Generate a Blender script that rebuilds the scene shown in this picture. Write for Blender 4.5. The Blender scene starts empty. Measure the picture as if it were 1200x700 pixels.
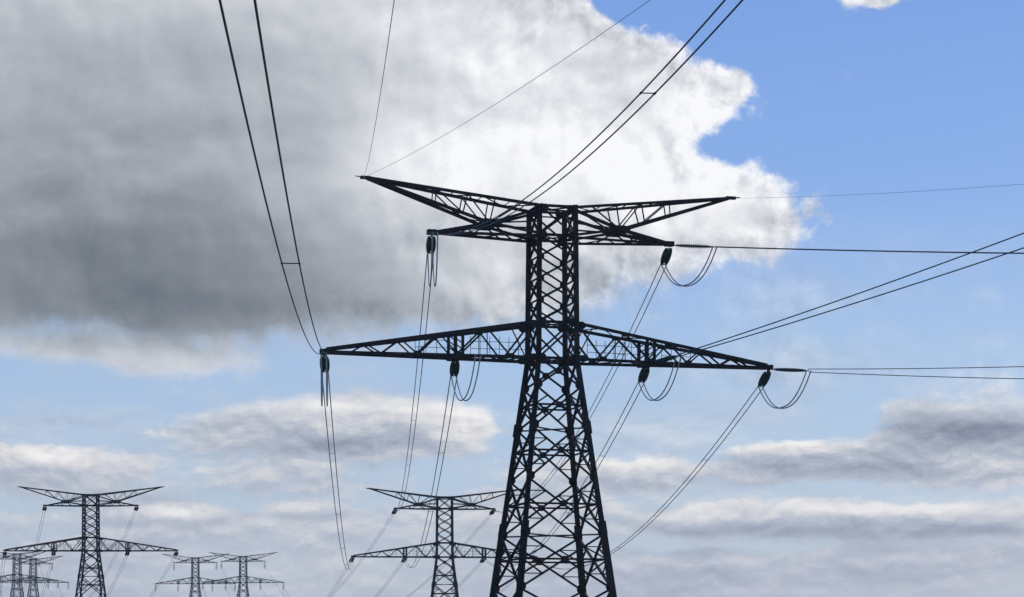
import bpy, bmesh, math, random
from mathutils import Vector, Matrix
random.seed(7)
R = math.radians
C = bpy.context.scene.collection
S = bpy.context.scene

# ------------------------------------------------------------------ camera
EYE = 1.7
F = 2850.0            # focal length in photo pixels (photo 1200 wide)
HZ = 775.0            # row of the level horizon, below the frame
cam = bpy.data.objects.new('camera', bpy.data.cameras.new('camera'))
C.objects.link(cam)
cam.location = (0, 0, EYE)
cam.rotation_euler = (R(90), 0, 0)
cam.data.sensor_width = 36
cam.data.lens = 36 * F / 1200
cam.data.shift_y = (HZ - 350) / 1200
cam.data.clip_start = 0.5
cam.data.clip_end = 20000
S.camera = cam

# ------------------------------------------------------------------ sky
SUN_EL, SUN_AZ = R(42), R(50)      # azimuth clockwise from the view direction
W = bpy.data.worlds.new('World'); S.world = W; W.use_nodes = True
NT = W.node_tree
for n in list(NT.nodes): NT.nodes.remove(n)

class E:
    """a float expression that builds math nodes"""
    def __init__(s, sock): s.s = sock
    def _b(op, a, b=None, c=None, clamp=False):
        n = NT.nodes.new('ShaderNodeMath'); n.operation = op; n.use_clamp = clamp
        for i, v in enumerate((a, b, c)):
            if v is None: continue
            if isinstance(v, E): NT.links.new(v.s, n.inputs[i])
            else: n.inputs[i].default_value = v
        return E(n.outputs[0])
    def __add__(a, b): return E._b('ADD', a, b)
    __radd__ = __add__
    def __sub__(a, b): return E._b('SUBTRACT', a, b)
    def __rsub__(a, b): return E._b('SUBTRACT', b, a)
    def __mul__(a, b): return E._b('MULTIPLY', a, b)
    __rmul__ = __mul__
    def __truediv__(a, b): return E._b('DIVIDE', a, b)
    def clamp(a): return E._b('ADD', a, 0.0, clamp=True)

def step(x, lo, hi):
    n = NT.nodes.new('ShaderNodeMapRange'); n.interpolation_type = 'SMOOTHSTEP'
    NT.links.new(x.s, n.inputs['Value'])
    n.inputs['From Min'].default_value = lo; n.inputs['From Max'].default_value = hi
    return E(n.outputs[0])
def vec(x, y, z=0.0):
    n = NT.nodes.new('ShaderNodeCombineXYZ')
    for i, v in enumerate((x, y, z)):
        if isinstance(v, E): NT.links.new(v.s, n.inputs[i])
        else: n.inputs[i].default_value = v
    return n.outputs[0]
def vadd(a, v):
    n = NT.nodes.new('ShaderNodeVectorMath'); n.operation = 'ADD'
    NT.links.new(a, n.inputs[0])
    if isinstance(v, (tuple, list)): n.inputs[1].default_value = v
    else: NT.links.new(v, n.inputs[1])
    return n.outputs[0]
def vmul(a, v):
    n = NT.nodes.new('ShaderNodeVectorMath'); n.operation = 'MULTIPLY'
    NT.links.new(a, n.inputs[0]); n.inputs[1].default_value = v
    return n.outputs[0]
def gauss(p, blobs, base=0.0, start=None):
    acc = start if start is not None else base
    for cx, cy, rx, ry, w in blobs:
        a = NT.nodes.new('ShaderNodeVectorMath'); a.operation = 'MULTIPLY_ADD'
        NT.links.new(p, a.inputs[0])
        a.inputs[1].default_value = (100 / rx, 100 / ry, 0); a.inputs[2].default_value = (-cx / rx, -cy / ry, 0)
        d = NT.nodes.new('ShaderNodeVectorMath'); d.operation = 'DOT_PRODUCT'
        NT.links.new(a.outputs[0], d.inputs[0]); NT.links.new(a.outputs[0], d.inputs[1])
        g = E._b('POWER', 0.36788, E(d.outputs['Value']))
        acc = E._b('MULTIPLY_ADD', g, w, acc)
    return acc
def noise(p, scale, detail=8, rough=0.55, dist=0.0, seed=0.0):
    n = NT.nodes.new('ShaderNodeTexNoise'); n.noise_dimensions = '3D'
    NT.links.new(vadd(p, (0, 0, seed)), n.inputs['Vector'])
    n.inputs['Scale'].default_value = scale; n.inputs['Detail'].default_value = detail
    n.inputs['Roughness'].default_value = rough; n.inputs['Distortion'].default_value = dist
    return E(n.outputs['Fac'])
def srgb(r, g, b):
    f = lambda c: (c / 255 / 12.92) if c <= 10 else ((c / 255 + 0.055) / 1.055) ** 2.4
    return (f(r), f(g), f(b), 1)
def ramp(x, stops):
    n = NT.nodes.new('ShaderNodeValToRGB'); NT.links.new(x.s, n.inputs[0])
    el = n.color_ramp.elements
    while len(el) < len(stops): el.new(0.5)
    for e, (p, c) in zip(el, stops): e.position = p; e.color = srgb(*c)
    return n.outputs[0]
def cmix(f, a, b):
    n = NT.nodes.new('ShaderNodeMix'); n.data_type = 'RGBA'; n.clamp_factor = True
    if isinstance(f, E): NT.links.new(f.s, n.inputs[0])
    else: n.inputs[0].default_value = f
    for i, v in ((6, a), (7, b)):
        if isinstance(v, tuple): n.inputs[i].default_value = v
        else: NT.links.new(v, n.inputs[i])
    return n.outputs[2]

tc = NT.nodes.new('ShaderNodeTexCoord')
nrm = NT.nodes.new('ShaderNodeVectorMath'); nrm.operation = 'NORMALIZE'
NT.links.new(tc.outputs['Generated'], nrm.inputs[0])
sp = NT.nodes.new('ShaderNodeSeparateXYZ'); NT.links.new(nrm.outputs[0], sp.inputs[0])
dx, dy, dz = (E(o) for o in sp.outputs)
az = E._b('ARCTAN2', dx, dy)                       # compass bearing
hz = E._b('SQRT', dx * dx + dy * dy)
el = E._b('ARCTAN2', dz, hz)                       # elevation
SK = F / 100                                       # sky is laid out in bearing / elevation, 1 unit = 2 degrees
U = az * (SK * 1.008) + 6.0
V = 7.75 - el * (SK * 1.004)
P = vec(U, V)
# large-scale turbulence bends every cloud outline
w1 = noise(P, 0.9, 5, 0.55, seed=3.1); w2 = noise(P, 0.9, 5, 0.55, seed=9.7)
Pw = vadd(P, vec((w1 - 0.5) * 0.75, (w2 - 0.5) * 0.45))
low = step(V, 4.0, 5.2)                            # towards the horizon clouds lie flat
na = noise(P, 1.25, 7, 0.62, 0.25, seed=0.0)
nb = noise(vmul(P, (0.46, 1.7, 1)), 1.25, 7, 0.58, 0.3, seed=5.0)
nn = na + (nb - na) * low
LO = (0.10, -0.14, 0)                              # towards the light
ra = noise(P, 0.8, 5, 0.48, 0.3, seed=21.0)
rb = noise(vmul(P, (0.35, 1.6, 1)), 0.9, 5, 0.5, 0.3, seed=25.0)
nb2 = noise(vadd(vmul(P, (0.46, 1.7, 1)), (0.03, -0.22, 0)), 1.25, 7, 0.55, 0.3, seed=5.0)
ra2 = noise(vadd(P, LO), 0.8, 5, 0.48, 0.3, seed=21.0)
strk = step(U, 6.5, 3.5) * (1.0 - low) * 0.7       # the grey mass is drawn out in streaks
flat = low + strk
DENS = [(60,130,460,250,1.6),(470,110,250,200,1.3),(640,215,190,115,1.0),(735,110,75,62,0.7),(785,125,38,36,0.25),
        (880,268,70,40,0.8),(780,240,100,60,0.7),(120,350,340,46,0.72),(520,320,170,66,0.55),(735,8,48,28,-1.3),(850,50,50,34,-0.5),
        (835,178,30,24,-0.5),(858,106,24,18,0.5),(690,330,50,26,.2),
        (385,508,170,34,0.95),(500,490,80,30,0.35),(545,503,30,24,0.3),(430,478,60,16,0.3),(60,545,80,22,0.75),(225,432,75,20,0.6),(90,420,150,14,0.55),(15,450,60,20,-.3),
        (1030,2,54,24,1.2),(560,420,70,30,-0.5),(330,428,50,20,-0.3),
        (1150,515,150,32,0.95),(930,538,95,24,0.75),(1160,452,110,38,0.42),(745,556,75,20,0.7),(1050,608,190,17,0.7),(1000,580,200,10,-0.35),(850,638,300,9,-0.3),(1150,560,160,16,0.4),
        (830,614,80,12,0.5),(205,606,55,12,0.6),(355,600,55,12,0.65),(640,590,60,16,0.4),(1030,480,60,16,.25),(800,480,150,30,-.3),(100,490,130,16,-.5),(900,660,300,25,.3)]
D = gauss(Pw, DENS)
def puff(p, scale, seed):                          # rounded heaps
    n = NT.nodes.new('ShaderNodeTexVoronoi'); n.feature = 'F1'; n.voronoi_dimensions = '2D'; n.normalize = True
    NT.links.new(vadd(p, (seed, seed, 0)), n.inputs['Vector'])
    n.inputs['Scale'].default_value = scale; n.inputs['Detail'].default_value = 3.0; n.inputs['Roughness'].default_value = 0.62
    n.inputs['Lacunarity'].default_value = 2.3
    return E(n.outputs['Distance'])
Pq = vadd(P, vec((na - 0.5) * 0.5, (ra - 0.5) * 0.5))
stretch = (0.6, 1.5, 1)
pa = puff(Pq, 1.7, 2.0); pa2 = puff(vadd(Pq, LO), 1.7, 2.0)
pb = puff(vmul(Pq, stretch), 2.4, 7.0); pb2 = puff(vadd(vmul(Pq, stretch), (0.03, -0.13, 0)), 2.4, 7.0)
pf = pa + (pb - pa) * low
D = D + step(V, 4.7, 6.2) * 0.56 - 0.02
body = D + (nn - 0.5) * 1.25 + (0.32 - pf) * 0.6
rim = step(body, 1.5, 0.75)
soft = step(V, 2.7, 3.7)                           # ragged, fading underside
a_hi = step(body, 0.31, 0.65) * (1.0 - soft) + step(body, 0.12, 1.05) * soft
veil = step(rb + (nn - 0.5) * 0.5, 0.40, 0.72) * step(V, 2.0, 4.6) * 0.42
alpha = E._b('MAXIMUM', a_hi * (1.0 - low) + step(body, 0.30, 0.72) * low, veil)
BR = [(60,320,230,90,-0.22),(230,320,190,90,-0.14),(280,365,200,30,-0.14),(120,180,260,90,-0.08),(200,15,330,60,0.14),
      (670,180,190,110,0.33),(480,200,100,60,0.24),(560,60,150,100,0.22),(800,130,70,60,0.25),(860,255,100,60,0.32),(760,215,120,50,0.12),(560,340,110,60,0.14),
      (225,434,80,20,0.30),(60,420,120,14,.20),(420,476,130,14,0.36),(545,498,50,28,0.34),(330,500,120,12,.1),(340,528,160,10,-0.16),
      (70,540,60,14,0.36),(1120,512,120,14,-0.22),(1150,440,120,30,0.22),(940,520,90,11,0.36),(960,550,120,9,-0.16),
      (1060,597,180,10,0.38),(1050,624,190,9,-0.22),(1000,590,260,14,0.1),(800,640,400,14,-0.14),(950,655,200,8,0.16),(750,546,70,12,0.34),(205,600,50,9,0.40),(355,594,50,9,0.40),(1030,6,60,20,0.4),(820,608,60,8,0.3),(900,575,180,10,-0.1)]
B = gauss(P, BR, 0.46)
relief = (ra - ra2) * (1.0 - flat) * 1.5 + (ra - 0.5) * (1.0 - flat) * 0.25 + (rb - 0.5) * flat * 0.42 + (pf * -1.0 + 0.32) * low * 0.22 + (nn - 0.5) * 0.10 + (nb - nb2) * low * 0.42 + (pa2 - pa) * (1.0 - flat) * (rim * 0.65 + 0.22) + (pb2 - pb) * low * 0.5
edge = (1.0 - step(body, 0.45, 1.0)) * 0.12        # thin rims let the light through
B = (B + relief + edge).clamp()
cl_hi = ramp(B, [(0.0, (98,105,112)), (0.25, (138,144,151)), (0.5, (184,189,195)), (0.75, (228,229,234)), (0.92, (254,254,254))])
cl_lo = ramp(B, [(0.0, (104,112,128)), (0.25, (144,153,170)), (0.5, (183,190,203)), (0.72, (226,225,226)), (0.92, (253,250,246))])
cloud = cmix(low, cl_hi, cl_lo)
cloud = cmix(step(V, 4.8, 6.8) * 0.32, cloud, srgb(188, 195, 209))   # the farther, the more air in front
sky = NT.nodes.new('ShaderNodeTexSky'); sky.sky_type = 'NISHITA'; sky.sun_disc = False
sky.sun_elevation = SUN_EL; sky.sun_rotation = SUN_AZ; sky.air_density = 1.0; sky.dust_density = 0.6
sm = NT.nodes.new('ShaderNodeVectorMath'); sm.operation = 'SCALE'; sm.inputs['Scale'].default_value = 0.1
NT.links.new(sky.outputs[0], sm.inputs[0])
grad = ramp(E._b('DIVIDE', V, 8.0, clamp=True), [(0.0, (112,156,232)), (0.3, (130,172,238)), (0.5, (160,192,236)), (0.7, (178,200,229)), (0.9, (184,196,214))])
blue = cmix(0.75, sm.outputs[0], grad)
col = cmix(alpha * 0.97, blue, cloud)
bg = NT.nodes.new('ShaderNodeBackground'); NT.links.new(col, bg.inputs[0]); bg.inputs[1].default_value = 1.0
wo = NT.nodes.new('ShaderNodeOutputWorld'); NT.links.new(bg.outputs[0], wo.inputs[0])
W.cycles.sampling_method = 'MANUAL'; W.cycles.sample_map_resolution = 512

# ------------------------------------------------------------------ sun
sl = bpy.data.lights.new('sun', 'SUN'); sl.energy = 2.5; sl.angle = R(0.5); sl.color = (1, 0.95, 0.88)
so = bpy.data.objects.new('sun', sl); C.objects.link(so)
sd = Vector((math.sin(SUN_AZ) * math.cos(SUN_EL), math.cos(SUN_AZ) * math.cos(SUN_EL), math.sin(SUN_EL)))
S.cycles.max_bounces = 4
so.rotation_euler = sd.to_track_quat('Z', 'Y').to_euler(); so.location = (60, 60, 120)
S.view_settings.view_transform = 'Standard'; S.view_settings.look = 'None'
S.view_settings.exposure = 0; S.view_settings.gamma = 1; S.view_settings.use_curve_mapping = False

# ------------------------------------------------------------------ materials
def mat(name, c1, c2, scale, rough, metal=0.0, spec=0.5, detail=5):
    m = bpy.data.materials.new(name); m.use_nodes = True; t = m.node_tree
    b = t.nodes['Principled BSDF']
    tx = t.nodes.new('ShaderNodeTexCoord'); n = t.nodes.new('ShaderNodeTexNoise')
    n.inputs['Scale'].default_value = scale; n.inputs['Detail'].default_value = detail
    t.links.new(tx.outputs['Object'], n.inputs['Vector'])
    r = t.nodes.new('ShaderNodeValToRGB'); t.links.new(n.outputs['Fac'], r.inputs[0])
    r.color_ramp.elements[0].position = 0.35; r.color_ramp.elements[0].color = (*c1, 1)
    r.color_ramp.elements[1].position = 0.68; r.color_ramp.elements[1].color = (*c2, 1)
    t.links.new(r.outputs[0], b.inputs['Base Color'])
    b.inputs['Roughness'].default_value = rough; b.inputs['Metallic'].default_value = metal
    b.inputs['Specular IOR Level'].default_value = spec
    return m
M_steel = mat('dark_painted_steel', (0.013, 0.012, 0.012), (0.034, 0.031, 0.029), 0.9, 0.7, spec=0.12)
M_glass = mat('green_glass_insulator', (0.008, 0.050, 0.044), (0.014, 0.075, 0.064), 3, 0.35, spec=0.3)
M_cable = mat('weathered_conductor', (0.07, 0.075, 0.085), (0.11, 0.115, 0.125), 4, 0.7, spec=0.2)
M_alu = mat('bright_aluminium_strand', (0.34, 0.35, 0.37), (0.46, 0.47, 0.49), 4, 0.6, spec=0.3)
M_fit = mat('iron_fitting', (0.02, 0.022, 0.026), (0.04, 0.042, 0.046), 3, 0.7, spec=0.2)
M_conc = mat('concrete_footing', (0.28, 0.27, 0.25), (0.40, 0.39, 0.36), 2, 0.9)
M_field = mat('field_grass', (0.045, 0.07, 0.02), (0.09, 0.11, 0.04), 0.05, 0.95, spec=0.1, detail=10)

# ------------------------------------------------------------------ terrain
def ground_z(x, y):
    t = min(max((y - 520) / 520, 0), 1); t = t * t * (3 - 2 * t)
    far = 11.5 * t + max(0, min(y, 1400) - 1100) * .036
    d = math.hypot(x + 10, y - 480); dip = -3.0 * math.exp(-(d / 90) ** 2)
    rise = 1.0 * math.exp(-(math.hypot(x + 89, y - 513) / 45) ** 2)
    return far + dip + rise
bm = bmesh.new()
NX = 90
vs = [[bm.verts.new((-2400 + 4800 * i / NX, -2400 + 4800 * j / NX, 0)) for i in range(NX + 1)] for j in range(NX + 1)]
for j in range(NX):
    for i in range(NX): bm.faces.new((vs[j][i], vs[j][i+1], vs[j+1][i+1], vs[j+1][i]))
for v in bm.verts:
    v.co.z = ground_z(v.co.x, v.co.y)
me = bpy.data.meshes.new('ground'); bm.to_mesh(me); bm.free()
for p in me.polygons: p.use_smooth = True
g = bpy.data.objects.new('ground', me); me.materials.append(M_field); C.objects.link(g); g['kind'] = 'structure'

# haze: one closed box of thin even air round everything
bm = bmesh.new(); bmesh.ops.create_cube(bm, size=1)
for v in bm.verts: v.co = Vector((v.co.x * 4900, v.co.y * 4900, -5 if v.co.z < 0 else 75))
me = bpy.data.meshes.new('haze'); bm.to_mesh(me); bm.free()
hzo = bpy.data.objects.new('haze', me); C.objects.link(hzo); hzo['kind'] = 'stuff'
hm = bpy.data.materials.new('haze_air'); hm.use_nodes = True; t = hm.node_tree
for n in list(t.nodes): t.nodes.remove(n)
pv = t.nodes.new('ShaderNodeVolumePrincipled'); pv.inputs['Color'].default_value = (0.82, 0.88, 1, 1)
pv.inputs['Density'].default_value = 0.00011
oo = t.nodes.new('ShaderNodeOutputMaterial'); t.links.new(pv.outputs[0], oo.inputs['Volume'])
me.materials.append(hm)

# ------------------------------------------------------------------ mesh helpers
class MB:
    def __init__(s): s.v = []; s.f = []
    def bar(s, a, b, w, kind='L', ref=None):
        """angle-iron (L) or flat bar between two points; w = flange width"""
        a = Vector(a); b = Vector(b); d = (b - a)
        if d.length < 1e-5: return
        d.normalize()
        r = Vector(ref) if ref is not None else Vector((0, 1, 0))
        if abs(d.dot(r.normalized())) > 0.95: r = Vector((1, 0, 0.3))
        u = d.cross(r).normalized(); n = u.cross(d).normalized()
        t = w * 0.16
        if kind == 'L': prof = [(0, 0), (w, 0), (w, t), (t, t), (t, w), (0, w)]; o = w / 2
        else: prof = [(0, 0), (w, 0), (w, w * kind), (0, w * kind)]; o = w / 2
        k = len(s.v); m = len(prof)
        for p in (a, b):
            for x, y in prof: s.v.append(p + u * (x - o) + n * (y - o if kind == 'L' else y - w * kind / 2))
        for i in range(m): j = (i + 1) % m; s.f.append((k + i, k + j, k + m + j, k + m + i))
        s.f.append(tuple(range(k + m - 1, k - 1, -1))); s.f.append(tuple(range(k + m, k + 2 * m)))
    def box(s, c, h, mat3=None):
        k = len(s.v)
        for sx in (-1, 1):
            for sy in (-1, 1):
                for sz in (-1, 1):
                    q = Vector((sx * h[0], sy * h[1], sz * h[2]))
                    s.v.append(Vector(c) + (mat3 @ q if mat3 else q))
        for f in ((0,1,3,2),(4,6,7,5),(0,4,5,1),(2,3,7,6),(0,2,6,4),(1,5,7,3)): s.f.append(tuple(k + i for i in f))
    def plate(s, pts, n, t):
        """flat gusset: polygon extruded by t along n"""
        n = Vector(n).normalized(); k = len(s.v); m = len(pts)
        for q in (-0.5, 0.5):
            for p in pts: s.v.append(Vector(p) + n * t * q)
        for i in range(m): j = (i + 1) % m; s.f.append((k + i, k + j, k + m + j, k + m + i))
        s.f.append(tuple(range(k + m - 1, k - 1, -1))); s.f.append(tuple(range(k + m, k + 2 * m)))
    def tube(s, pts, r, n=6):
        k0 = len(s.v); m = len(pts)
        for i, p in enumerate(pts):
            d = (Vector(pts[min(i + 1, m - 1)]) - Vector(pts[max(i - 1, 0)])).normalized()
            u = d.cross(Vector((0, 0, 1)))
            if u.length < 0.05: u = d.cross(Vector((1, 0, 0)))
            u.normalize(); w = u.cross(d)
            for j in range(n):
                a = 2 * math.pi * j / n
                s.v.append(Vector(p) + u * math.cos(a) * r + w * math.sin(a) * r)
        for i in range(m - 1):
            for j in range(n):
                q = (j + 1) % n
                s.f.append((k0 + i*n + j, k0 + i*n + q, k0 + (i+1)*n + q, k0 + (i+1)*n + j))
        s.f.append(tuple(k0 + j for j in range(n - 1, -1, -1))); s.f.append(tuple(k0 + (m-1)*n + j for j in range(n)))
    def lathe(s, a, b, prof, n=12):
        """profile (t along a->b in metres, radius)"""
        a = Vector(a); d = (Vector(b) - a).normalized()
        u = d.cross(Vector((0.3, 0.9, 0.1))).normalized(); w = u.cross(d)
        k0 = len(s.v); m = len(prof)
        for t, r in prof:
            for j in range(n):
                g = 2 * math.pi * j / n
                s.v.append(a + d * t + u * math.cos(g) * r + w * math.sin(g) * r)
        for i in range(m - 1):
            for j in range(n):
                q = (j + 1) % n
                s.f.append((k0 + i*n + j, k0 + i*n + q, k0 + (i+1)*n + q, k0 + (i+1)*n + j))
        s.f.append(tuple(k0 + j for j in range(n - 1, -1, -1))); s.f.append(tuple(k0 + (m-1)*n + j for j in range(n)))
    def mesh(s, name, m, origin=(0, 0, 0)):
        me = bpy.data.meshes.new(name); o = Vector(origin)
        me.from_pydata([tuple(v - o) for v in s.v], [], s.f); me.materials.append(m)
        bm = bmesh.new(); bm.from_mesh(me); bmesh.ops.recalc_face_normals(bm, faces=bm.faces); bm.to_mesh(me); bm.free()
        return me
    def build(s, name, m, parent=None, origin=(0, 0, 0)):
        o = bpy.data.objects.new(name, s.mesh(name, m, origin)); C.objects.link(o)
        if parent: o.parent = parent
        else: o.location = origin
        return o
def tag(o, label, cat, group=None):
    o['label'] = label; o['category'] = cat
    if group: o['group'] = group
    return o
def empty(name, loc, rz=0):
    o = bpy.data.objects.new(name, None); o.empty_display_size = 1; C.objects.link(o)
    o.location = loc; o.rotation_euler = (0, 0, rz); return o
def copy_tree(o, parent=None):
    c = o.copy(); C.objects.link(c)
    if parent: c.parent = parent
    for ch in [x for x in S.objects if x.parent == o]: copy_tree(ch, c)
    return c
def lerp(a, b, t): return Vector(a) + (Vector(b) - Vector(a)) * t

# ------------------------------------------------------------------ the pylon
Z_TOP, Z_UP, Z_LT, Z_LB = 37.0, 34.75, 28.0, 25.2
A_UP, A_LB, A_0 = 1.45, 1.55, 4.57
L_LOW, L_UP, L_HORN, X_POST = 18.0, 9.6, 14.8, 7.8
Z_HORN = 38.65
X_KNOT, Z_KNOT, Y_KNOT = 5.3, 35.55, 0.85
def half(z):
    if z >= Z_LB: return A_UP + (A_LB - A_UP) * (Z_TOP - z) / (Z_TOP - Z_LB)
    return A_LB + (A_0 - A_LB) * (Z_LB - z) / Z_LB
def corner(sx, sy, z): a = half(z); return Vector((sx * a, sy * a, z))
def gusset(m, p, n, w, h):
    p = Vector(p); n = Vector(n).normalized(); u = n.cross(Vector((0, 0, 1))).normalized(); v = u.cross(n)
    q = [p + u * w + v * h * .45, p + u * w * .55 + v * h, p - u * w * .55 + v * h, p - u * w + v * h * .45,
         p - u * w - v * h * .45, p - u * w * .55 - v * h, p + u * w * .55 - v * h, p + u * w - v * h * .45]
    m.plate(q, n, 0.03)

def make_pylon():
    root = empty('pylon', (0, 0, 0))
    faces = [((-1, -1), (1, -1), (0, -1, 0)), ((1, -1), (1, 1), (1, 0, 0)), ((1, 1), (-1, 1), (0, 1, 0)), ((-1, 1), (-1, -1), (-1, 0, 0))]
    # four legs
    for sx in (-1, 1):
        for sy in (-1, 1):
            m = MB()
            m.bar(corner(sx, sy, -0.2), corner(sx, sy, 12), 0.46, ref=(sx, 0, 0)); m.bar(corner(sx, sy, 12), corner(sx, sy, Z_LB), 0.34, ref=(sx, 0, 0))
            m.bar(corner(sx, sy, Z_LB), corner(sx, sy, Z_TOP + 0.15), 0.34, ref=(sx, 0, 0))
            for z in (12, 19.8): m.bar(corner(sx, sy, z - .5), corner(sx, sy, z + .5), 0.5, ref=(sx, 0, 0))
            leg = m.build('leg', M_steel, root)
            f = MB(); c = corner(sx, sy, 0)
            f.lathe((c.x, c.y, -1.2), (c.x, c.y, 1), [(0, .75), (1.25, .62), (1.5, .5), (1.55, .3)], 16)
            f.build('footing', M_conc, leg)
    # body bracing
    m = MB()
    up = [Z_TOP, Z_UP] + [Z_UP + (Z_LT - Z_UP) * i / 4 for i in range(1, 5)] + [Z_LB]
    dn = [Z_LB, 23.0, 19.8, 15.8, 11.5, 7.3, 3.2]
    for (c0, c1, n) in faces:
        nv = Vector(n)
        for i in range(len(up) - 1):
            z1, z0 = up[i], up[i + 1]; w = 0.155
            m.bar(corner(*c0, z0), corner(*c1, z1), w, ref=n); m.bar(corner(*c1, z0), corner(*c0, z1), w, ref=n)
            for cc in (c0, c1):
                o = c1 if cc == c0 else c0
                p = corner(*cc, z0); inw = (corner(*o, z0) - p).normalized()
                big = i in (0, 4, 5)
                gusset(m, p + inw * (0.26 if big else .2) + nv * .03, n, 0.34 if big else .2, 0.34 if big else .2)
            if i == 0:
                for cc in (c0, c1):
                    o = c1 if cc == c0 else c0
                    p = corner(*cc, z1 - .12); inw = (corner(*o, z1) - p).normalized()
                    gusset(m, p + inw * .3 + nv * .03, n, 0.42, 0.24)
            mid = (corner(*c0, (z0+z1)/2) + corner(*c1, (z0+z1)/2)) / 2
            gusset(m, mid + nv * .03, n, .13, .13)
        for z in (Z_TOP, Z_UP, Z_LT, Z_LB, Z_TOP - .35):
            m.bar(corner(*c0, z), corner(*c1, z), 0.2 if z != Z_TOP - .35 else .12, ref=n)
        for i in range(len(dn) - 1):
            z1, z0 = dn[i], dn[i + 1]
            a0, b0, a1, b1 = corner(*c0, z0), corner(*c1, z0), corner(*c0, z1), corner(*c1, z1)
            w = 0.17
            m.bar(a0, b1, w, ref=n); m.bar(b0, a1, w, ref=n)
            wa, wb = (a0 - b0).length, (a1 - b1).length
            tx = wb / (wa + wb)                                  # where the diagonals cross, from the top
            x = lerp(a1, b0, tx)
            gusset(m, x + nv * .03, n, .28, .24)
            for p in (a0, b0): 
                gusset(m, p + (x - p).normalized() * .3 + nv * .03, n, .24, .3)
            if i >= 1:                                           # horizontal through the crossing and redundant members
                la = lerp(a1, a0, tx); lb = lerp(b1, b0, tx)
                m.bar(la, x, 0.15, ref=n); m.bar(x, lb, 0.15, ref=n)
                q = [lerp(a1, x, .5), lerp(b1, x, .5), lerp(a0, x, .5), lerp(b0, x, .5)]
                m.bar(la, q[0], 0.12, ref=n); m.bar(la, q[2], 0.12, ref=n)
                m.bar(lb, q[1], 0.12, ref=n); m.bar(lb, q[3], 0.12, ref=n)
                if i >= 2:
                    m.bar(lerp(a1, a0, tx * .5), q[0], 0.08, ref=n); m.bar(lerp(b1, b0, tx * .5), q[1], 0.08, ref=n)
                    m.bar(lerp(a0, a1, (1 - tx) * .5), q[2], 0.08, ref=n); m.bar(lerp(b0, b1, (1 - tx) * .5), q[3], 0.08, ref=n)
            if i == len(dn) - 2:
                m.bar(a0, b0, .16, ref=n); mid = (a0 + b0) / 2
                for cc, o in ((c0, a0), (c1, b0)):
                    m.bar(corner(*cc, 0.4), mid, .16, ref=n); m.bar(corner(*cc, 1.8), lerp(o, mid, .5), .08, ref=n)
    for z in (Z_TOP, Z_UP, Z_LT, Z_LB, 19.8, 11.5, 3.2):          # plan bracing
        m.bar(corner(-1, -1, z), corner(1, 1, z), .12, ref=(0, 0, 1)); m.bar(corner(-1, 1, z), corner(1, -1, z), .12, ref=(0, 0, 1))
    m.build('body_bracing', M_steel, root)
    # crossarms, one mesh each side
    for s in (-1, 1):
        a_b, a_t = half(Z_LB), half(Z_LT)
        tip = 0.22
        def bot(x, y, z=Z_LB): t = (x - a_b) / (L_LOW - a_b); return Vector((s * x, y * (a_b + (tip - a_b) * t), z))
        def top(x, y): t = (x - a_t) / (L_LOW - a_t); return Vector((s * x, y * (a_t + (tip - a_t) * t), Z_LT + (Z_LB + .22 - Z_LT) * t))
        m = MB()
        for y in (-1, 1):
            m.bar(bot(a_b, y), bot(L_LOW, y), .24, ref=(0, 0, 1)); m.bar(top(a_t, y), top(L_LOW, y), .26, ref=(0, 0, 1))
            # panel points: W bracing with upright beside the middle post
            bx = [a_b, 4.0, 6.1, X_POST, 9.9, 12.1, 14.4, L_LOW]; 
            seq = [('t', a_t), ('b', 3.75), ('t', 5.6), ('b', X_POST), ('t', 9.3), ('b', 11.0), ('t', 12.3), ('b', 13.8), ('t', 15.0), ('b', 16.2)]
            g = lambda e: top(e[1], y) if e[0] == 't' else bot(e[1], y)
            for e0, e1 in zip(seq, seq[1:]): m.bar(g(e0), g(e1), .14 if e0[1] < X_POST else .12, ref=(0, 1, 0))
            m.bar(bot(a_b, y), top(2.9, y), .1, ref=(0, 1, 0))
            m.bar(lerp(top(5.6, y), bot(X_POST, y), .0), bot(5.6, y), .06, ref=(0, 1, 0))
            for xx in (5.6, 9.3): gusset(m, top(xx, y) - Vector((0, 0, .1)), (0, 1, 0), .3, .16)
            for xx in (3.75, X_POST, 11.0): gusset(m, bot(xx, y) + Vector((0, 0, .1)), (0, 1, 0), .32, .18)
            gusset(m, top(a_t + .3, y) - Vector((0, 0, .15)), (0, 1, 0), .45, .3); gusset(m, bot(a_b + .35, y) + Vector((0, 0, .05)), (0, 1, 0), .5, .25)
        xs = [2.6, 3.75, 5.6, X_POST, 9.3, 11.0, 12.3, 13.8, 15.0, 16.2, 17.2]
        for i, (x0, x1) in enumerate(zip(xs, xs[1:])):
            q = 1 if i % 2 else -1
            m.bar(bot(x0, q), bot(x1, -q), .09, ref=(0, 0, 1)); m.bar(bot(x0, -1), bot(x0, 1), .08, ref=(0, 0, 1))
            if i < 8: m.bar(top(x0, -q), top(x1, q), .08, ref=(0, 0, 1))
        arm_low = m.build('lower_crossarm', M_steel, root)
        t = MB(); t.box((s * (L_LOW + .12), 0, Z_LB + .08), (.32, .28, .16)); t.box((s * (L_LOW + .12), 0, Z_LB - .16), (.06, .2, .16)); t.build('tip_plate', M_steel, arm_low)
        p = MB()                                                  # the heavy post above the middle hanger
        for y in (-1, 1):
            p.bar(bot(X_POST - .3, y), top(X_POST - .3, y), .2, ref=(1, 0, 0)); p.bar(bot(X_POST + .3, y), top(X_POST + .3, y), .2, ref=(1, 0, 0))
            for k in range(4): p.bar(lerp(bot(X_POST - .3, y), top(X_POST - .3, y), k / 4), lerp(bot(X_POST + .3, y), top(X_POST + .3, y), (k + 1) / 4), .1, ref=(0, 1, 0))
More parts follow.
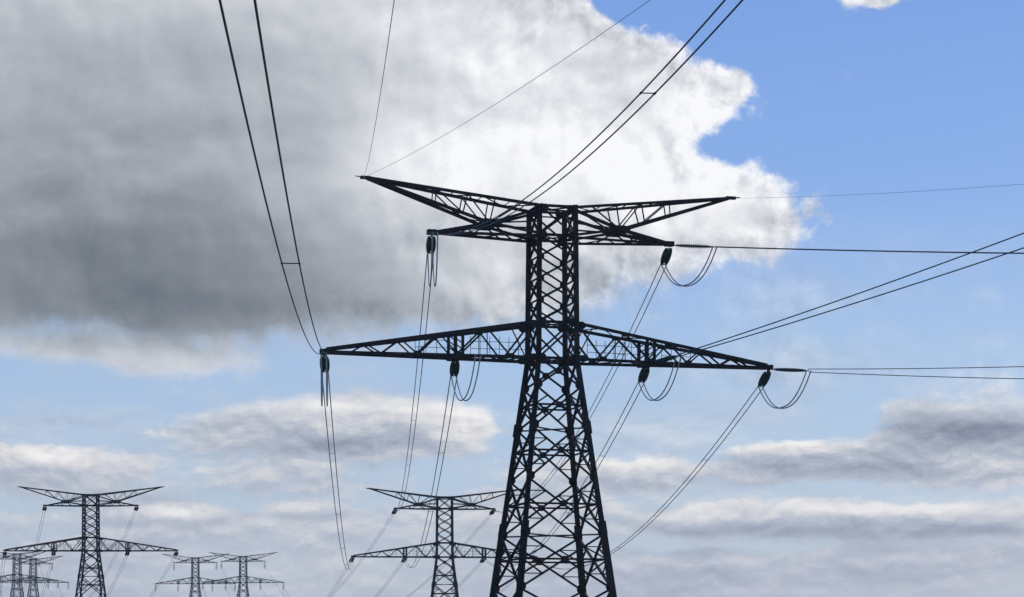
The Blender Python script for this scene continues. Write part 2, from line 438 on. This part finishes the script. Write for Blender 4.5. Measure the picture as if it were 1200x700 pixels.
        p.box((s * X_POST, 0, Z_LB - .1), (.45, a_b * .68, .12)); p.build('hanger_post', M_steel, arm_low)
        r = MB()                                                  # thin rail along the walkway
        for (xa, xb) in ((2.4, 6.9), (8.7, 11.2)):
            n = int((xb - xa) / .75)
            for k in range(n + 1):
                x = xa + (xb - xa) * k / n; h = min(1.5, top(x, -1).z - Z_LB - .1)
                r.bar(bot(x, -1), bot(x, -1) + Vector((0, 0, h)), .045, ref=(0, 1, 0))
            for hh in (.55, 1.1):
                r.bar(bot(xa, -1) + Vector((0, 0, hh)), bot(xb, -1) + Vector((0, 0, min(hh, top(xb, -1).z - Z_LB - .1))), .04, ref=(0, 1, 0))
        r.build('walkway_rail', M_steel, arm_low)
        # upper phase arm
        m = MB()
        for y in (-1, 1):
            K = Vector((s * X_KNOT, y * Y_KNOT, Z_KNOT)); T = Vector((s * L_UP, y * .18, Z_UP - .02))
            B0 = corner(s, y, Z_UP - .1); T0 = corner(s, y, Z_TOP - .25)
            m.bar(B0, T, .2, ref=(0, 0, 1)); m.bar(T, K, .25, ref=(0, 0, 1)); m.bar(K, T0, .22, ref=(0, 0, 1))
            bm_ = lambda t: lerp(B0, T, t)
            m.bar(K, bm_(.30), .1, ref=(0, 1, 0)); m.bar(K, bm_(.62), .1, ref=(0, 1, 0)); m.bar(T0, bm_(.02), .1, ref=(0, 1, 0))
            m.bar(lerp(K, T, .45), bm_(.62), .08, ref=(0, 1, 0))
            m.bar(corner(s, y, Z_UP + 1.0), K, .12, ref=(0, 1, 0))
        for k in range(6):
            t0, t1 = k / 6, (k + 1) / 6; q = 1 if k % 2 else -1
            Bq = lambda yy, tt: lerp(corner(s, yy, Z_UP - .1), (s * L_UP, yy * .18, Z_UP - .02), tt)
            m.bar(Bq(q, t0), Bq(-q, t1), .09, ref=(0, 0, 1))
        m.bar((s * X_KNOT, -Y_KNOT, Z_KNOT), (s * X_KNOT, Y_KNOT, Z_KNOT), .16, ref=(0, 0, 1))
        up_arm = m.build('upper_crossarm', M_steel, root)
        t = MB(); t.box((s * (L_UP + .1), 0, Z_UP), (.34, .3, .18)); t.build('tip_plate', M_steel, up_arm)
        for y in (-1, 1):
            t = MB(); gusset(t, (s * X_KNOT, y * (Y_KNOT + .02), Z_KNOT), (0, 1, 0), .85, .32); t.build('gusset_plate', M_steel, up_arm)
        # earth-wire horn
        m = MB()
        for y in (-1, 1):
            K = Vector((s * X_KNOT, y * Y_KNOT, Z_KNOT)); H = Vector((s * L_HORN, y * .12, Z_HORN)); T0 = corner(s, y, Z_TOP); B0 = corner(s, y, Z_UP + .1)
            m.bar(T0, H, .22, ref=(0, 0, 1)); m.bar(K, H, .23, ref=(0, 0, 1)); m.bar(B0, K, .2, ref=(0, 0, 1))
            for tt, kk in ((.26, 0.0), (.42, 0.0)): m.bar(lerp(T0, H, tt), lerp(K, H, kk), .09, ref=(0, 1, 0))
            m.bar(lerp(T0, H, .42), lerp(K, H, .22), .09, ref=(0, 1, 0)); m.bar(lerp(T0, H, .6), lerp(K, H, .22), .09, ref=(0, 1, 0)); m.bar(lerp(T0, H, .6), lerp(K, H, .45), .08, ref=(0, 1, 0))
            m.bar(lerp(T0, H, .1), K, .1, ref=(0, 1, 0))
        for k in range(5):
            q = 1 if k % 2 else -1
            tq = lambda yy, tt: lerp(corner(s, yy, Z_TOP), (s * L_HORN, yy * .12, Z_HORN), tt)
            m.bar(tq(q, k / 6), tq(-q, (k + 1) / 6), .08, ref=(0, 0, 1)); m.bar(tq(1, (k + 1) / 6), tq(-1, (k + 1) / 6), .08, ref=(0, 0, 1))
            kq = lambda yy, tt: lerp((s * X_KNOT, yy * Y_KNOT, Z_KNOT), (s * L_HORN, yy * .12, Z_HORN), tt)
            m.bar(kq(q, k / 6), kq(-q, (k + 1) / 6), .08, ref=(0, 0, 1))
        horn = m.build('earth_wire_horn', M_steel, root)
        t = MB(); t.box((s * (L_HORN + .1), 0, Z_HORN + .02), (.4, .16, .11)); t.bar((s * (L_HORN + .4), 0, Z_HORN + .05), (s * (L_HORN + .9), 0, Z_HORN + .1), .07, .5); t.build('tip_plate', M_steel, horn)
    return root

def px(u, v, d): return Vector(((u - 600) / F * d, d, EYE + (HZ - v) / F * d))

pylon0 = make_pylon()
G_PYL = 'lattice pylons marching away across the plain'
TOWERS = {}
# name: photo column, distance, yaw, label
spec = [('main', 647, 190, R(16), 'big dark steel lattice pylon in the middle, nearest to the viewer'),
        ('mid', 521, 480, R(5), 'smaller lattice pylon seen just left of the legs of the big pylon'),
        ('left', 106.5, 513, R(0), 'smaller lattice pylon on the left, its horns well above the tiny pylons'),
        ('far_a', 285, 1085, R(-3), 'tiny far pylon with wide horns, right one of two tiny ones side by side'),
        ('far_b', 229, 1100, R(-3), 'tiny far pylon just left of another tiny one, between the two mid-distance pylons'),
        ('far_c', 20, 1060, R(-4), 'tiny far pylon under the left arm of the left pylon, nearest the picture edge'),
        ('far_d', 39, 1230, R(-4), 'tiniest faint pylon squeezed between the left-edge pylon and the left mid-distance pylon')]
for k, (nm, u, d, yaw, lab) in enumerate(spec):
    o = pylon0 if k == 0 else copy_tree(pylon0)
    x = (u - 600) / F * d
    zb = ground_z(x, d)
    
    o.location = (x, d, zb); o.rotation_euler = (0, 0, yaw)
    tag(o, lab, 'pylon', G_PYL)
    TOWERS[nm] = (Vector((x, d, zb)), yaw)
def tw(nm, p):
    o, yaw = TOWERS[nm]; return o + Matrix.Rotation(yaw, 3, 'Z') @ Vector(p)

ATT = {  # where phases hang, local to a pylon
    'upper left': (-L_UP - .1, 0, Z_UP - .25), 'upper right': (L_UP + .1, 0, Z_UP - .25),
    'inner left': (-X_POST, 0, Z_LB - .25), 'inner right': (X_POST, 0, Z_LB - .25),
    'outer left': (-L_LOW - .12, 0, Z_LB - .25), 'outer right': (L_LOW + .12, 0, Z_LB - .25)}

# ------------------------------------------------------------------ insulators, wires
def string_prof(L, n, r):
    p = [(0.12, .03)]
    s0 = .18; st = (L - .36) / n
    for i in range(n):
        t = s0 + i * st; rr = r * (1 - .38 * abs(2 * (i + .5) / n - 1) ** 2.5)   # smaller grading at both ends
        p += [(t, .05), (t + st * .12, rr * .6), (t + st * .34, rr), (t + st * .42, rr * .96), (t + st * .46, .05)]
    p += [(L - .15, .04), (L - .12, .03)]
    return p
def insulator_set(a, b, label, cat='insulator', group='insulator strings on the big pylon', r=.17, gap=.36, mlink=.3, n=16, up=(0, 0, 1)):
    """twin disc strings from a to b with yokes at both ends"""
    a = Vector(a); b = Vector(b); d = (b - a); L = d.length; d.normalize()
    side = d.cross(Vector(up))
    if side.length < .1: side = Vector((1, 0, 0))
    side.normalize(); nrm_ = side.cross(d)
    root = empty('insulator_string', a); tag(root, label, cat, group)
    for s in (-1, 1):
        m = MB(); q = side * gap / 2 * s
        m.lathe(a + d * mlink + q, b - d * .2 + q, string_prof(L - mlink - .2, n, r), 14)
        m.build('disc_stack', M_glass, root, a)
    m = MB()
    m.bar(a, a + d * (mlink - .08), .07, .5)
    for t, in ((mlink,), (L - .18,)):
        c = a + d * t
        m.plate([c + side * (gap / 2 + .1) + d * .07, c - side * (gap / 2 + .1) + d * .07, c - side * (gap / 2 + .1) - d * .05, c + side * (gap / 2 + .1) - d * .05], nrm_, .04)
    m.bar(a + d * (L - .15), b, .07, .5)
    m.build('yoke', M_fit, root, a)
    return root

def para(p0, p1, c, n=48, t1=1.0):
    """parabolic sag from p0 to p1 (c = curvature per metre), carried on to t1"""
    p0 = Vector(p0); p1 = Vector(p1); h = math.hypot(p1.x - p0.x, p1.y - p0.y)
    out = []
    for i in range(n + 1):
        t = t1 * i / n; q = p0 + (p1 - p0) * t
        q.z -= c * h * h * t * (1 - t); out.append(q)
    return out
def side_of(p0, p1):
    d = (Vector(p1) - Vector(p0)); d.z = 0; return d.cross(Vector((0, 0, 1))).normalized()
G_COND = 'twin conductors strung between the pylons'
def bundle(pts, sep, label, r=.027, spacers=(), group=G_COND, sep2=None, tilt=0.0, rend=.6, wm=None, at_row=()):
    wm = wm or M_cable
    root = empty('conductor_bundle', pts[0]); tag(root, label, 'power line', group)
    sd_ = side_of(pts[0], pts[-1]); sd_ = (sd_ + Vector((0, 0, tilt))).normalized(); n = len(pts)
    def q(i, s):
        w = sep if sep2 is None else sep + (sep2 - sep) * min(1, i / (n * rend))
        return pts[i] + sd_ * (w / 2 * s)
    for s in (-1, 1):
        m = MB(); m.tube([q(i, s) for i in range(n)], r, 6); m.build('wire', wm, root, pts[0])
    spacers = list(spacers)
    for row in at_row:                                            # where a spacer is clamped on the wire pair
        rows = [HZ - (p.z - EYE) / p.y * F if p.y > 5 else 1e9 for p in pts]
        spacers.append(min(range(n), key=lambda i: abs(rows[i] - row)) / (n - 1))
    for f in spacers:
        x = f * (n - 1); i = min(int(x), n - 2); k = x - i
        a = q(i, -1).lerp(q(i + 1, -1), k); b = q(i, 1).lerp(q(i + 1, 1), k)
        m = MB(); m.tube([a, b], .022, 6)
        dd = (q(i + 1, 1) - q(i, 1)).normalized()
        for e in (a, b): m.tube([e - dd * .12, e + dd * .12], .045, 6)
        m.build('spacer', M_fit, root, pts[0])
    return root
def earth(pts, label, r=.012, group='earth wires from the horn tips'):
    m = MB(); m.tube(pts, r, 6); o = m.build('earth_wire', M_alu, None, pts[0]); return tag(o, label, 'power line', group)

# --- far spans: big pylon -> mid pylon
SAG = {'upper left': .00030, 'upper right': .00032, 'inner left': .00033, 'inner right': .00033, 'outer left': .00035, 'outer right': .00035}
ENDS = {}
STR = 4.0
for nm, loc in ATT.items():
    a = tw('main', loc); e = tw('mid', loc)
    c = SAG[nm]
    pts = para(a, e, c)
    d0 = (pts[1] - pts[0]).normalized()
    # tension strings follow the span but hang a little steeper from their own weight
    d0 = (d0 + Vector((0, 0, -.10))).normalized()
    b = a + d0 * STR
    insulator_set(a, b, f'green insulator pair hanging at the {nm} arm point of the big pylon', r=.22, gap=.33, n=15)
    e2 = e + (pts[-2] - pts[-1]).normalized() * 3.2
    p2 = para(b, e2, c)
    bundle(p2, .5, f'thin twin wires falling away behind the big pylon from its {nm} arm point', r=.042, wm=M_alu,
           spacers=(.12, .27, .42, .57, .72, .87))
    ENDS[nm] = b

# --- near spans: towards and past the viewer
def near(nm, start, target_px, target_d, c, sep, label, t1=2.2, sep2=None, strlen=3.6, at_row=(), r=.025, show=True, tilt=0.0):
    a = Vector(start); tgt = px(*target_px, target_d)
    pts = para(a, tgt, c); d0 = (pts[1] - pts[0]).normalized()
    b = a + d0 * strlen
    if show: insulator_set(a, b, f'dark near-level insulator string at the {nm} arm point of the big pylon', r=.15, gap=.34, mlink=.5, n=18)
    pts = para(b, tgt, c, 72, t1)
    if sep: bundle(pts, sep, label, r=r, at_row=at_row, sep2=sep2, tilt=tilt, rend=1 / t1)
    return b
E0 = {k: tw('main', v) + Vector((0, 0, .15)) for k, v in ATT.items()}
NB = {}
NB['outer left'] = near('outer left', E0['outer left'], (278, 0), 50, .00045, .5, 'heavy pair of wires rising from the left lower arm tip to the top left', t1=1.35, sep2=.72, strlen=2.6, at_row=(312,), r=.03)
NB['upper left'] = near('upper left', E0['upper left'], (860, 0), 70, .0006, .5, 'pair of wires climbing to the upper right from behind the left upper arm', t1=1.6, at_row=(110,), r=.03)
NB['inner right'] = near('inner right', E0['inner right'], (1200, 282), 160, .0005, .15, 'pair of wires sloping up to the right edge from the right lower arm', t1=3.5, sep2=.95, tilt=1.6, strlen=4, r=.045)
NB['outer right'] = near('outer right', E0['outer right'], (1200, 437), 180, .0006, .25, 'level pair of wires running right from the right tip of the lower crossarm', t1=4, sep2=.95, tilt=2.5, strlen=3.9, r=.034)
NB['upper right'] = near('upper right', E0['upper right'], (1200, 297), 180, .0004, .3, 'level wires running right from the right tip of the upper arm', t1=4, strlen=3.9, r=.034)

G_J = 'jumper loops under the crossarms of the big pylon'
def jumper(a, b, drop, label, skew=0):
    a = Vector(a); b = Vector(b); root = empty('jumper_loop', a); tag(root, label, 'cable', G_J)
    s = side_of(a, b) * .2
    for q in (-1, 1):
        pts = []
        for i in range(25):
            t = i / 24; p = a.lerp(b, t); p.z -= drop * (1 - abs(2 * t - 1) ** 2.3); pts.append(p + s * q)
        m = MB(); m.tube(pts, .052, 6); m.build('wire', M_alu, root, a)
    return root
for nm in ('outer right', 'upper right', 'inner right', 'outer left', 'upper left'):
    jumper(ENDS[nm], NB[nm], 2.3 if 'right' in nm else 3.2, f'drooping double jumper loop beneath the {nm} arm point of the big pylon')
jl = tw('main', (-X_POST + 1.4, -1.5, Z_LB))
jumper(ENDS['inner left'], jl, 2.6, 'drooping double jumper loop beneath the inner left arm point of the big pylon')

hl = tw('main', (-L_HORN - .3, 0, Z_HORN)); hr = tw('main', (L_HORN + .3, 0, Z_HORN))
earth(para(hl, px(762, 0, 90), .0002, 48, 1.8), 'faint thin wire slanting from the left horn tip up to the top middle')
earth(para(hl, px(462, 0, 60), .0002, 48, 1.3), 'faint thin wire rising almost straight up from the left horn tip to the top edge')
earth(para(hr, px(1200, 216, 140), .0002, 48, 3), 'faint thin wire running level from the right horn tip to the right edge')
# --- the far pylons: short insulators and their spans
DESC = {'mid': 'mid-distance centre pylon', 'left': 'left mid-distance pylon', 'far_a': 'right-hand tiny pylon', 'far_b': 'tiny pylon second from right', 'far_c': 'tiny left-edge pylon', 'far_d': 'tiniest left pylon'}
LINKS = [('mid', 'far_a'), ('left', 'far_c')]
for a, b in LINKS:
    for nm, loc in ATT.items():
        p = tw(a, loc); q = tw(b, loc); pts = para(p, q, .00026 if a == 'mid' else .00025)
        d0 = (pts[1] - pts[0]).normalized(); d0 = (d0 + Vector((0, 0, -.06))).normalized()
        s = p + d0 * 3.6
        insulator_set(p, s, f'small dark insulator string at the {nm} arm of the {DESC[a]}', r=.24, gap=.45, n=12, group='insulator strings on the distant pylons')
        bundle(para(s, q + Vector((0, 0, -1.6)), .00026), .5, f'faint twin wires trailing away from the {nm} arm of the {DESC[a]}', r=.034)
for k in ('far_a', 'far_b', 'far_c', 'far_d'):
    for nm, loc in ATT.items():
        p = tw(k, loc)
        insulator_set(p, p + Vector((-.2, .4, -3.2)), f'tiny hanging insulator at the {nm} arm of the {DESC[k]}', r=.24, gap=.45, n=10, group='insulator strings on the distant pylons')
for nm, loc in ATT.items():
    e = tw('mid', loc); pts = para(tw('main', loc), e, SAG[nm]); s = e + (pts[-2] - pts[-1]).normalized() * 3.2
    insulator_set(e, s, f'small insulator string on the near side of the mid pylon at its {nm} arm', r=.22, gap=.42, n=12, group='insulator strings on the distant pylons')
